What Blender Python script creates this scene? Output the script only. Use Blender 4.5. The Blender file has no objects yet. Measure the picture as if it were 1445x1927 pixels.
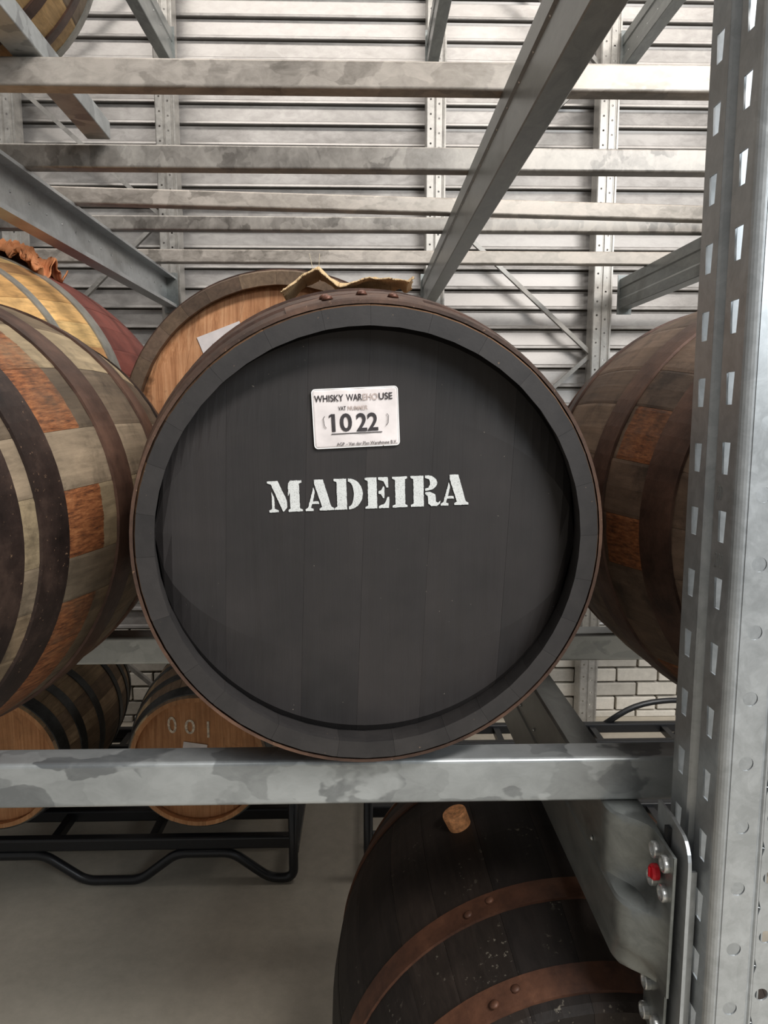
import bpy, bmesh, math, random
from mathutils import Matrix, Vector, noise
random.seed(7)
R = math.radians
EYE = 1.65                      # camera height above the floor; all z below are given relative to the eye
C = bpy.context.scene.collection
sc = bpy.context.scene

# ---------------------------------------------------------------- camera, world, lights, exposure
cam_d = bpy.data.cameras.new('camera'); cam = bpy.data.objects.new('camera', cam_d); C.objects.link(cam)
cam.location = (0, 0, EYE)
cam.rotation_euler = (R(90 - 7.5), 0, R(-1.52))
cam_d.sensor_fit = 'VERTICAL'; cam_d.sensor_height = 36.0
cam_d.lens = 36.0 * 1400 / 1927
cam_d.clip_start = 0.02
sc.camera = cam

w = bpy.data.worlds.new('hall'); sc.world = w; w.use_nodes = True
bg = w.node_tree.nodes['Background']
bg.inputs['Color'].default_value = (1.0, 0.98, 0.95, 1); bg.inputs['Strength'].default_value = 0.25

def area(name, loc, target, sx, sy, power, col):
    l = bpy.data.lights.new(name, 'AREA'); l.shape = 'RECTANGLE'; l.size = sx; l.size_y = sy
    l.energy = power; l.color = col
    o = bpy.data.objects.new(name, l); C.objects.link(o)
    o.location = (loc[0], loc[1], loc[2] + EYE)
    d = Vector(target) - Vector(loc)
    o.rotation_euler = d.to_track_quat('-Z', 'Y').to_euler()
    return o
area('aisle_lamp', (1.9, -1.3, 2.7), (0.1, 1.2, 0.0), 2.6, 0.5, 200, (1.0, 0.96, 0.92))
area('doorway_light', (2.4, -2.2, 1.5), (0.3, 1.2, -0.3), 1.8, 1.2, 85, (0.86, 0.94, 1.0))
area('rear_lamp', (0.4, 2.2, 3.6), (0.3, 3.2, 0.0), 5.0, 0.5, 128, (1.0, 0.94, 0.88))
sc.view_settings.view_transform = 'Standard'
sc.view_settings.look = 'None'
sc.view_settings.gamma = 1.0
sc.view_settings.use_curve_mapping = False
sc.view_settings.exposure = 0.0

# ---------------------------------------------------------------- materials
def srgb(c):
    f = lambda v: (v / 255 / 12.92) if v <= 10 else ((v / 255 + 0.055) / 1.055) ** 2.4
    return (f(c[0]), f(c[1]), f(c[2]), 1)

class M:
    def __init__(s, name):
        s.m = bpy.data.materials.new(name); s.m.use_nodes = True
        s.t = s.m.node_tree; s.b = s.t.nodes['Principled BSDF']
        s.tc = s.n('ShaderNodeTexCoord')
    def n(s, typ, **kw):
        nd = s.t.nodes.new(typ)
        for k, v in kw.items(): setattr(nd, k, v)
        return nd
    def l(s, a, b): s.t.links.new(a, b)
    def coord(s, scale=(1, 1, 1), rand=True, kind='Object'):
        mp = s.n('ShaderNodeMapping'); mp.inputs['Scale'].default_value = scale
        s.l(s.tc.outputs[kind], mp.inputs['Vector'])
        if rand:
            oi = s.n('ShaderNodeObjectInfo'); ml = s.n('ShaderNodeMath', operation='MULTIPLY'); ml.inputs[1].default_value = 37.0
            s.l(oi.outputs['Random'], ml.inputs[0]); s.l(ml.outputs[0], mp.inputs['Location'])
        return mp.outputs[0]
    def noise(s, vec, scale, detail=5, rough=0.6, dist=0):
        nd = s.n('ShaderNodeTexNoise'); nd.inputs['Scale'].default_value = scale; nd.inputs['Detail'].default_value = detail
        nd.inputs['Roughness'].default_value = rough; nd.inputs['Distortion'].default_value = dist
        s.l(vec, nd.inputs['Vector']); return nd.outputs['Fac']
    def ramp(s, fac, stops, interp='LINEAR'):
        nd = s.n('ShaderNodeValToRGB'); nd.color_ramp.interpolation = interp
        cr = nd.color_ramp
        while len(cr.elements) < len(stops): cr.elements.new(0.5)
        for e, (p, c) in zip(cr.elements, stops):
            e.position = p
            e.color = c if len(c) == 4 else srgb(c)
        s.l(fac, nd.inputs[0]); return nd.outputs[0]
    def mix(s, fac, a, b, mode='MIX'):
        nd = s.n('ShaderNodeMix', data_type='RGBA', blend_type=mode)
        for i, v in ((0, fac), (6, a), (7, b)):
            if hasattr(v, 'is_linked') or hasattr(v, 'links'): s.l(v, nd.inputs[i])
            elif i == 0: nd.inputs[0].default_value = v
            else: nd.inputs[i].default_value = v if len(v) == 4 else srgb(v)
        return nd.outputs[2]
    def col(s, v): s.l(v, s.b.inputs['Base Color'])
    def setv(s, rough=0.5, metal=0.0, spec=None):
        s.b.inputs['Roughness'].default_value = rough; s.b.inputs['Metallic'].default_value = metal
        if spec is not None: s.b.inputs['Specular IOR Level'].default_value = spec
    def rough(s, v): s.l(v, s.b.inputs['Roughness'])
    def bump(s, fac, dist=0.001, strength=0.6):
        bp = s.n('ShaderNodeBump'); bp.inputs['Strength'].default_value = strength; bp.inputs['Distance'].default_value = dist
        s.l(fac, bp.inputs['Height']); s.l(bp.outputs[0], s.b.inputs['Normal'])

G = lambda v: (v, v, v, 1)

def galv(name, lo, hi, stretch=(1, 1, 1), metal=0.75, rough=(0.30, 0.52), spangle=14, streak=0.3, patch=0.55):
    k = M(name); v = k.coord(stretch)
    wn = k.n('ShaderNodeTexNoise'); wn.inputs['Scale'].default_value = 9; wn.inputs['Detail'].default_value = 4; k.l(v, wn.inputs['Vector'])
    add = k.n('ShaderNodeVectorMath', operation='MULTIPLY_ADD'); add.inputs[1].default_value = (0.22, 0.22, 0.22)
    k.l(wn.outputs['Color'], add.inputs[0]); k.l(v, add.inputs[2])
    vo = k.n('ShaderNodeTexVoronoi', feature='SMOOTH_F1'); vo.inputs['Scale'].default_value = spangle; vo.inputs['Smoothness'].default_value = 0.12
    k.l(add.outputs[0], vo.inputs['Vector'])
    bw = k.n('ShaderNodeRGBToBW'); k.l(vo.outputs['Color'], bw.inputs[0])
    n1 = k.noise(v, 30, 6, 0.7, 0.6); n2 = k.noise(v, 3.0, 4, 0.6)
    a = k.mix(1 - patch, k.ramp(bw.outputs[0], [(0.2, G(0)), (0.8, G(1))]), k.ramp(n1, [(0.35, G(0)), (0.65, G(1))]))
    b = k.mix(streak, a, k.ramp(n2, [(0.35, G(0)), (0.65, G(1))]))
    sx = k.n('ShaderNodeRGBToBW'); k.l(b, sx.inputs[0])
    k.col(k.ramp(sx.outputs[0], [(0.15, lo), (0.85, hi)]))
    k.setv(0.4, metal)
    k.rough(k.ramp(sx.outputs[0], [(0.1, G(rough[0])), (0.9, G(rough[1]))]))
    k.bump(n1, 0.0004, 0.25)
    return k.m

MAT = {}
MAT['beam'] = galv('galvanized_beam', (128, 132, 134), (190, 194, 194), (0.8, 1, 1.3), 0.6, (0.30, 0.52), 15, 0.35, 0.75)
MAT['beam_warmlit'] = galv('galvanized_beam_dull_warmlit', (124, 118, 110), (190, 182, 173), (0.8, 1, 1.3), 0.5, (0.38, 0.6), 15, 0.35, 0.5)  # rougher zinc; warm tint of the upper light is mixed into the colour
MAT['beam_dark'] = galv('galvanized_beam_tarnished', (100, 96, 91), (174, 169, 162), (1.2, 1, 1), 0.45, (0.3, 0.55), 17, 0.5)
MAT['post'] = galv('galvanized_post', (164, 168, 170), (192, 196, 198), (1, 1, 1), 0.6, (0.32, 0.44), 60, 0.35, 0.25)
MAT['pallet'] = galv('galvanized_pallet_beam', (116, 120, 119), (152, 156, 154), (1, 0.4, 1), 0.6, (0.3, 0.4), 10, 0.4, 0.2)
MAT['clad'] = galv('galvanized_cladding', (136, 133, 130), (174, 171, 168), (0.5, 1, 1.0), 0.5, (0.36, 0.5), 5, 0.5, 0.2)
MAT['rear_post'] = galv('galvanized_rear_post', (150, 147, 142), (184, 181, 175), (1, 1, 1), 0.5, (0.36, 0.46), 30, 0.35, 0.25)
MAT['brace'] = galv('galvanized_brace', (130, 128, 124), (166, 163, 158), (1, 1, 1), 0.5, (0.4, 0.5), 20)

def wood(name, tint=1.0, axis='Y', rust=None, stain=0.0, rough=0.62, endp=None, specks=False):
    """stave wood: colour of the stave comes from its object colour, grain runs along the stave"""
    k = M(name)
    sc_ = (28, 1.6, 28) if axis == 'Y' else ((28, 28, 1.6) if axis == 'Z' else (1.6, 28, 28))
    v = k.coord(sc_); v2 = k.coord((1, 1, 1))
    g = k.noise(v, 2.2, 7, 0.7, 0.4); big = k.noise(v2, 7, 4, 0.6); fine = k.noise(v, 9, 4, 0.7)
    oi = k.n('ShaderNodeObjectInfo')
    c = k.mix(1.0, oi.outputs['Color'], k.ramp(g, [(0.3, G(0.62)), (0.7, G(1.28))]), 'MULTIPLY')
    c = k.mix(1.0, c, k.ramp(big, [(0.32, G(0.68)), (0.68, G(1.25))]), 'MULTIPLY')
    if rust:
        sep = k.n('ShaderNodeSeparateXYZ'); k.l(k.tc.outputs['Object'], sep.inputs[0])
        wob = k.n('ShaderNodeMath', operation='MULTIPLY_ADD'); wob.inputs[1].default_value = 0.012
        k.l(fine, wob.inputs[0]); k.l(sep.outputs['Y'], wob.inputs[2])
        a = k.n('ShaderNodeMath', operation='GREATER_THAN'); a.inputs[1].default_value = rust[0]
        b = k.n('ShaderNodeMath', operation='LESS_THAN'); b.inputs[1].default_value = rust[1]
        k.l(wob.outputs[0], a.inputs[0]); k.l(wob.outputs[0], b.inputs[0])
        ab = k.n('ShaderNodeMath', operation='MULTIPLY'); k.l(a.outputs[0], ab.inputs[0]); k.l(b.outputs[0], ab.inputs[1])
        al = k.n('ShaderNodeMath', operation='MULTIPLY'); k.l(ab.outputs[0], al.inputs[0]); k.l(oi.outputs['Alpha'], al.inputs[1])
        f2 = k.n('ShaderNodeMath', operation='MULTIPLY'); k.l(al.outputs[0], f2.inputs[0])
        k.l(k.ramp(big, [(0.3, G(0.35)), (0.5, G(1))]), f2.inputs[1])
        c = k.mix(f2.outputs[0], c, k.ramp(fine, [(0.3, (62, 36, 24)), (0.52, (128, 78, 46)), (0.75, (166, 112, 72))]))
    if stain:
        sn = k.noise(v2, 10, 6, 0.7)
        c = k.mix(k.ramp(sn, [(0.52, G(0)), (0.66, G(stain))]), c, (26, 20, 17))
    if specks:
        s1 = k.noise(v2, 95, 3, 0.6); s2 = k.noise(v2, 9, 3, 0.6)
        sm_ = k.n('ShaderNodeMath', operation='MULTIPLY'); k.l(k.ramp(s1, [(0.62, G(0)), (0.68, G(0.55))]), sm_.inputs[0]); k.l(k.ramp(s2, [(0.52, G(0)), (0.62, G(1))]), sm_.inputs[1])
        c = k.mix(sm_.outputs[0], c, (140, 132, 118))
    if endp:
        sep = k.n('ShaderNodeSeparateXYZ'); k.l(k.tc.outputs['Object'], sep.inputs[0])
        gt = k.n('ShaderNodeMath', operation='GREATER_THAN'); gt.inputs[1].default_value = endp; k.l(sep.outputs['Y'], gt.inputs[0])
        c = k.mix(gt.outputs[0], c, k.ramp(big, [(0.3, (92, 46, 40)), (0.7, (132, 72, 62))]))
    k.col(c); k.setv(rough, 0, 0.35); k.bump(g, 0.0012, 0.6)
    return k.m
MAT['stave'] = wood('barrel_stave')
MAT['stave_spotted'] = wood('spotted_black_stave', specks=True)
MAT['stave_redend'] = wood('red_ended_stave', endp=-0.14)
MAT['stave_rust'] = wood('rust_stained_stave', rust=(-0.335, -0.19), stain=0.5)
MAT['stave_rust_r'] = wood('rust_stained_stave_dark', rust=(-0.285, -0.185), stain=0.6)

def hoop_mat(name, lo, mid, hi, speck=0.0, metal=0.35, rough=0.5):
    k = M(name); v = k.coord((1, 1, 1))
    n1 = k.noise(v, 9, 6, 0.7); n2 = k.noise(v, 160, 3, 0.7)
    c = k.ramp(n1, [(0.32, lo), (0.52, mid), (0.72, hi)])
    if speck: c = k.mix(k.ramp(n2, [(0.66, G(0)), (0.72, G(speck))]), c, (150, 120, 95))
    k.col(c); k.setv(rough, metal); k.bump(n2, 0.0006, 0.5); return k.m
MAT['hoop_brown'] = hoop_mat('rusty_brown_hoop', (50, 36, 30), (84, 62, 52), (112, 84, 70))
MAT['hoop_black'] = hoop_mat('blackened_hoop', (24, 18, 16), (48, 37, 33), (78, 62, 54), 0.8)
MAT['hoop_grey'] = hoop_mat('dull_galvanized_hoop', (110, 108, 102), (150, 148, 140), (176, 172, 164), 0, 0.5, 0.45)
MAT['hoop_rust'] = hoop_mat('flaking_rust_hoop', (52, 38, 31), (84, 62, 50), (120, 90, 72), 0.7, 0.2, 0.6)
MAT['hoop_dark'] = hoop_mat('dark_brown_hoop', (60, 38, 28), (92, 60, 44), (122, 82, 60), 0, 0.2, 0.55)
MAT['hoop_steel'] = hoop_mat('dark_steel_hoop', (44, 46, 46), (70, 72, 72), (98, 98, 96), 0, 0.5, 0.45)

def paint_black():
    k = M('black_head_paint'); v = k.coord((40, 40, 1.5)); v2 = k.coord((1, 1, 1))
    g = k.noise(v, 2.0, 6, 0.7); b = k.noise(v2, 5, 4, 0.6); sp = k.noise(v2, 220, 2, 0.5)
    c = k.ramp(b, [(0.3, (36, 34, 34)), (0.7, (52, 48, 47))])
    c = k.mix(k.ramp(sp, [(0.77, G(0)), (0.80, G(0.6))]), c, (150, 140, 128))
    k.col(c); k.setv(0.6, 0, 0.4); k.rough(k.ramp(g, [(0.3, G(0.50)), (0.7, G(0.72))])); k.bump(g, 0.0007, 0.5); return k.m
MAT['black'] = paint_black()

def rim_black():
    k = M('black_painted_rim'); v2 = k.coord((1, 1, 1))
    b = k.noise(v2, 12, 6, 0.7); sp = k.noise(v2, 150, 3, 0.6)
    c = k.ramp(b, [(0.3, (41, 39, 39)), (0.7, (56, 53, 52))])
    c = k.mix(k.ramp(sp, [(0.71, G(0)), (0.75, G(0.7))]), c, (120, 100, 84))
    k.col(c); k.setv(0.58, 0, 0.4); k.bump(b, 0.0012, 0.5); return k.m
MAT['rim'] = rim_black()

def head_wood(name, lo, mid, hi, axis='Z', scratch=0.5):
    k = M(name); v = k.coord((30, 30, 1.3) if axis == 'Z' else (1.3, 30, 30)); v2 = k.coord((1, 1, 1))
    g = k.noise(v, 3, 7, 0.75, 0.5); b = k.noise(v2, 6, 5, 0.65); s = k.noise(v2, 5.5, 4, 0.7, 1.0)
    c = k.ramp(g, [(0.3, lo), (0.5, mid), (0.72, hi)])
    c = k.mix(1.0, c, k.ramp(b, [(0.3, G(0.72)), (0.7, G(1.2))]), 'MULTIPLY')
    c = k.mix(k.ramp(s, [(0.64, G(0)), (0.71, G(scratch))]), c, (62, 42, 32))
    k.col(c); k.setv(0.6, 0, 0.35); k.bump(g, 0.0012, 0.6); return k.m
MAT['head_orange'] = head_wood('sawn_oak_head', (150, 98, 62), (196, 140, 98), (226, 176, 132))
MAT['head_cask'] = head_wood('varnished_oak_head', (156, 106, 68), (188, 134, 90), (210, 160, 116), scratch=0.25)
MAT['head_red'] = head_wood('red_painted_head', (84, 38, 32), (112, 54, 46), (134, 72, 60))
MAT['head_grey'] = head_wood('weathered_head', (86, 72, 58), (118, 100, 82), (146, 126, 104))

def simple(name, c, rough=0.5, metal=0.0, bump=0, bscale=80, var=0.12):
    k = M(name); v = k.coord((1, 1, 1)); n = k.noise(v, bscale, 4, 0.6)
    lo = tuple(x * (1 - var) for x in c); hi = tuple(min(255, x * (1 + var)) for x in c)
    k.col(k.ramp(n, [(0.3, lo), (0.7, hi)])); k.setv(rough, metal)
    if bump: k.bump(n, bump, 0.6)
    return k.m
MAT['tube'] = simple('black_powder_coat', (26, 27, 30), 0.35, 0.0, 0, 60)
MAT['cork'] = simple('cork', (196, 138, 92), 0.85, 0, 0.001, 120, 0.2)
MAT['white_card'] = simple('white_card', (226, 218, 216), 0.38, 0, 0.0012, 22, 0.05)
MAT['ink'] = simple('printed_ink', (60, 56, 58), 0.4)
MAT['ink_glare'] = simple('glare_paled_ink', (186, 172, 166), 0.4)  # ink paled where glare crosses the card; highlight put into the colour
MAT['edge'] = simple('card_border', (244, 242, 240), 0.5, 0, 0, 30, 0.02)
MAT['chalk'] = simple('chalk', (206, 190, 170), 0.9, 0, 0, 90, 0.25)
MAT['stamp'] = simple('embossed_digits', (150, 152, 152), 0.4, 0.5)
MAT['red'] = simple('red_plastic', (206, 22, 38), 0.35, 0, 0, 20, 0.05)
MAT['rivet_m'] = simple('zinc_rivet', (206, 208, 207), 0.28, 0.7, 0, 60)
MAT['rust_rivet'] = simple('rusty_rivet', (92, 60, 48), 0.45, 0.4, 0.001, 140, 0.3)
MAT['staple'] = simple('steel_staple', (130, 128, 128), 0.3, 0.9)
MAT['plain_dark'] = simple('mortar', (104, 96, 84), 0.9, 0, 0.002, 60)

def paint_white():
    k = M('stencil_paint'); v = k.coord((1, 1, 1), False)
    n = k.noise(v, 700, 3, 0.7); n2 = k.noise(v, 60, 4, 0.6)
    a = k.ramp(n, [(0.50, (206, 208, 206)), (0.66, (140, 140, 138))])
    k.col(k.mix(k.ramp(n2, [(0.3, G(0.0)), (0.75, G(0.45))]), a, (228, 230, 228))); k.setv(0.7); return k.m
MAT['white'] = paint_white()

def burlap(name, lo, hi):
    k = M(name); v = k.coord((1, 1, 1))
    wv = k.n('ShaderNodeTexWave'); wv.inputs['Scale'].default_value = 190; wv.inputs['Distortion'].default_value = 1.5; k.l(v, wv.inputs['Vector'])
    wv2 = k.n('ShaderNodeTexWave', bands_direction='Y'); wv2.inputs['Scale'].default_value = 190; wv2.inputs['Distortion'].default_value = 1.5; k.l(v, wv2.inputs['Vector'])
    mx = k.n('ShaderNodeMath', operation='MULTIPLY'); k.l(wv.outputs['Fac'], mx.inputs[0]); k.l(wv2.outputs['Fac'], mx.inputs[1])
    k.col(k.ramp(mx.outputs[0], [(0.0, lo), (0.22, hi)])); k.setv(0.95, 0, 0.1); k.bump(mx.outputs[0], 0.0015, 0.9); return k.m
MAT['burlap'] = burlap('burlap_weave', (226, 188, 138), (252, 226, 184))
MAT['burlap_o'] = burlap('orange_burlap_weave', (214, 132, 84), (250, 182, 134))
MAT['burlap_w'] = burlap('pale_cloth_weave', (190, 176, 150), (240, 230, 208))

def concrete():
    k = M('concrete_floor'); v = k.coord((1, 1, 1), False)
    n = k.noise(v, 1.4, 6, 0.65, 0.5); n2 = k.noise(v, 26, 6, 0.7); ck = k.noise(v, 5.5, 7, 0.75, 1.5)
    c = k.ramp(n, [(0.3, (166, 158, 144)), (0.7, (196, 188, 173))])
    c = k.mix(0.25, c, k.ramp(n2, [(0.3, (104, 98, 88)), (0.7, (176, 168, 154))]))
    c = k.mix(k.ramp(ck, [(0.68, G(0)), (0.74, G(0.35))]), c, (84, 78, 68))
    k.col(c); k.setv(0.5); k.bump(n2, 0.001, 0.3); return k.m
MAT['floor'] = concrete()
def brick_mat():
    k = M('pale_brick'); v = k.coord((1, 1, 1)); n = k.noise(v, 30, 5, 0.7)
    oi = k.n('ShaderNodeObjectInfo')
    c = k.mix(1.0, oi.outputs['Color'], k.ramp(n, [(0.3, G(0.86)), (0.7, G(1.1))]), 'MULTIPLY')
    k.col(c); k.setv(0.85); k.bump(n, 0.002, 0.5); return k.m
MAT['brick'] = brick_mat()

# ---------------------------------------------------------------- helpers
def tag(o, label=None, cat=None, group=None, kind=None):
    if label: o['label'] = label
    if cat: o['category'] = cat
    if group: o['group'] = group
    if kind: o['kind'] = kind
    return o
def empty(name, loc):
    o = bpy.data.objects.new(name, None); C.objects.link(o); o.location = (loc[0], loc[1], loc[2] + EYE); o.empty_display_size = 0.05
    return o
def ob(name, verts, faces, mat, parent=None, loc=(0, 0, 0), smooth=False, fm=None, world=False):
    me = bpy.data.meshes.new(name); me.from_pydata([tuple(v) for v in verts], [], faces)
    ms = mat if isinstance(mat, list) else [mat]
    for m in ms: me.materials.append(MAT[m] if isinstance(m, str) else m)
    if fm: me.polygons.foreach_set('material_index', fm)
    if smooth: me.polygons.foreach_set('use_smooth', [True] * len(me.polygons))
    bm = bmesh.new(); bm.from_mesh(me); bmesh.ops.recalc_face_normals(bm, faces=bm.faces); bm.to_mesh(me); bm.free()
    o = bpy.data.objects.new(name, me); C.objects.link(o)
    o.location = loc
    if parent: o.parent = parent
    else: o.location = (loc[0], loc[1], loc[2] + EYE)
    return o
class MB:
    def __init__(s): s.v = []; s.f = []; s.m = []
    def add(s, v, f, m=0):
        n = len(s.v); s.v += [tuple(p) for p in v]; s.f += [tuple(i + n for i in q) for q in f]; s.m += [m] * len(f); return s
    def box(s, x0, x1, y0, y1, z0, z1, m=0):
        v = [(x, y, z) for x in (x0, x1) for y in (y0, y1) for z in (z0, z1)]
        return s.add(v, [(0, 1, 3, 2), (4, 6, 7, 5), (0, 4, 5, 1), (2, 3, 7, 6), (0, 2, 6, 4), (1, 5, 7, 3)], m)
    def extrude(s, prof, axis, a, b, m=0, caps=True):
        """closed profile of 2D points swept along an axis (0=X: pts (y,z); 1=Y: pts (x,z); 2=Z: pts (x,y))"""
        n = len(prof); v = []
        for t in (a, b):
            for p, q in prof:
                v.append((t, p, q) if axis == 0 else ((p, t, q) if axis == 1 else (p, q, t)))
        f = [(i, (i + 1) % n, (i + 1) % n + n, i + n) for i in range(n)]
        if caps: f += [tuple(range(n)), tuple(range(2 * n - 1, n - 1, -1))]
        return s.add(v, f, m)
    def tube(s, pts, r, n=10, m=0):
        pts = [Vector(p) for p in pts]; v = []; f = []
        prev = None
        for i, p in enumerate(pts):
            d = (pts[min(i + 1, len(pts) - 1)] - pts[max(i - 1, 0)]).normalized()
            if prev is None: u = d.orthogonal().normalized()
            else: u = (prev - d * prev.dot(d)).normalized()
            prev = u; w_ = d.cross(u)
            for k in range(n):
                a = 2 * math.pi * k / n; v.append(p + (u * math.cos(a) + w_ * math.sin(a)) * r)
        for i in range(len(pts) - 1):
            for k in range(n): f.append((i * n + k, i * n + (k + 1) % n, (i + 1) * n + (k + 1) % n, (i + 1) * n + k))
        f += [tuple(range(n)), tuple(range(len(v) - 1, len(v) - 1 - n, -1))]
        return s.add(v, f, m)
    def dome(s, c, nrm, r, h, n=8, m=0):
        nrm = Vector(nrm).normalized(); u = nrm.orthogonal().normalized(); w_ = nrm.cross(u); c = Vector(c)
        v = []; rings = [(1, 0), (0.8, 0.6), (0.4, 0.92)]
        for rr, hh in rings:
            for k in range(n):
                a = 2 * math.pi * k / n; v.append(c + (u * math.cos(a) + w_ * math.sin(a)) * r * rr + nrm * h * hh)
        v.append(c + nrm * h); f = []
        for i in range(2):
            for k in range(n): f.append((i * n + k, i * n + (k + 1) % n, (i + 1) * n + (k + 1) % n, (i + 1) * n + k))
        for k in range(n): f.append((2 * n + k, 2 * n + (k + 1) % n, 3 * n))
        f.append(tuple(range(n))[::-1])
        return s.add(v, f, m)
    def lathe(s, prof, c, nrm, n=16, m=0):
        """prof: list of (radius, height) along nrm from c"""
        nrm = Vector(nrm).normalized(); u = nrm.orthogonal().normalized(); w_ = nrm.cross(u); c = Vector(c); v = []; f = []
        for rr, hh in prof:
            for k in range(n):
                a = 2 * math.pi * k / n; v.append(c + (u * math.cos(a) + w_ * math.sin(a)) * rr + nrm * hh)
        for i in range(len(prof) - 1):
            for k in range(n): f.append((i * n + k, i * n + (k + 1) % n, (i + 1) * n + (k + 1) % n, (i + 1) * n + k))
        f.append(tuple(range(n))); f.append(tuple(range(len(v) - 1, len(v) - 1 - n, -1)))
        return s.add(v, f, m)
    def build(s, name, mat, parent=None, loc=(0, 0, 0), smooth=False):
        return ob(name, s.v, s.f, mat, parent, loc, smooth, s.m if isinstance(mat, list) else None)
def rrect(x0, x1, y0, y1, r, n=4):
    p = []
    for cx, cy, a0 in ((x1 - r, y1 - r, 0), (x0 + r, y1 - r, 90), (x0 + r, y0 + r, 180), (x1 - r, y0 + r, 270)):
        for i in range(n + 1):
            a = R(a0 + 90 * i / n); p.append((cx + r * math.cos(a), cy + r * math.sin(a)))
    return p
def solidify(o, t, off=-1):
    m = o.modifiers.new('thickness', 'SOLIDIFY'); m.thickness = t; m.offset = off; return o
def fixloc(o, base):
    """geometry was given in eye coordinates; make it local to a base point"""
    me = o.data
    for v in me.vertices: v.co -= Vector(base)
    return o

# ---------------------------------------------------------------- setting: floor, back wall
fl = MB().box(-4.5, 4.5, -3.5, 4.1, -0.1, 0).build('floor', 'floor', None, (0, 0, -1.65)); tag(fl, kind='structure')
WY = 3.90
wall = MB().box(-3.4, 3.4, WY, WY + 0.12, -1.65, 2.75).build('wall_back', 'plain_dark'); tag(wall, kind='structure')
BZ = -1.13
bricks = {}
def brick_mesh(wd, h, seed):
    key = (round(wd, 3), round(h, 3), seed)
    if key in bricks: return bricks[key]
    bm = bmesh.new(); bmesh.ops.create_cube(bm, size=1)
    for v in bm.verts: v.co = Vector((v.co.x * wd, v.co.y * 0.05, v.co.z * h))
    bmesh.ops.bevel(bm, geom=list(bm.edges), offset=0.0035, segments=1, affect='EDGES')
    rr = random.Random(seed)
    for v in bm.verts: v.co += Vector((rr.uniform(-1, 1), rr.uniform(-1, 1), rr.uniform(-1, 1))) * 0.0015
    me = bpy.data.meshes.new('brick'); bm.to_mesh(me); bm.free(); me.materials.append(MAT['brick']); bricks[key] = me; return me
rows = [(-1.65, -1.616)] + [(-1.608 + 0.081 * i, -1.608 + 0.081 * i + 0.069) for i in range(6)]
rb = random.Random(3)
for i, (z0, z1) in enumerate(rows):
    x = -2.3 + (0.114 if i % 2 == 0 else 0) + 0.028
    while x < 2.5:
        o = bpy.data.objects.new('brick', brick_mesh(0.217, z1 - z0, rb.randrange(3))); C.objects.link(o); o.parent = wall
        o.location = (x + 0.109, WY - 0.005 + rb.uniform(-0.002, 0.002), (z0 + z1) / 2)
        t = rb.uniform(0.88, 1.1); c = srgb((204 * t, 199 * t, 189 * t)); o.color = (c[0], c[1], c[2], 1)
        x += 0.228
# horizontal galvanized cladding profiles above the brick plinth, one panel per profile
PIT = 0.0975
prof = [(WY, 0.0), (WY - 0.028, 0.001), (WY - 0.030, 0.004), (WY - 0.027, 0.014), (WY - 0.018, 0.020), (WY - 0.010, PIT - 0.016), (WY - 0.012, PIT - 0.006), (WY, PIT - 0.006)]
cm = MB().extrude(prof, 0, -3.4, 3.4)
pan = cm.build('cladding_panel', 'clad', wall)
z = BZ; k = 0
while z < 2.7:
    o = pan if k == 0 else pan.copy()
    if k: C.objects.link(o)
    o.parent = wall; o.location = (0, 0, z); z += PIT; k += 1

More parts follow.
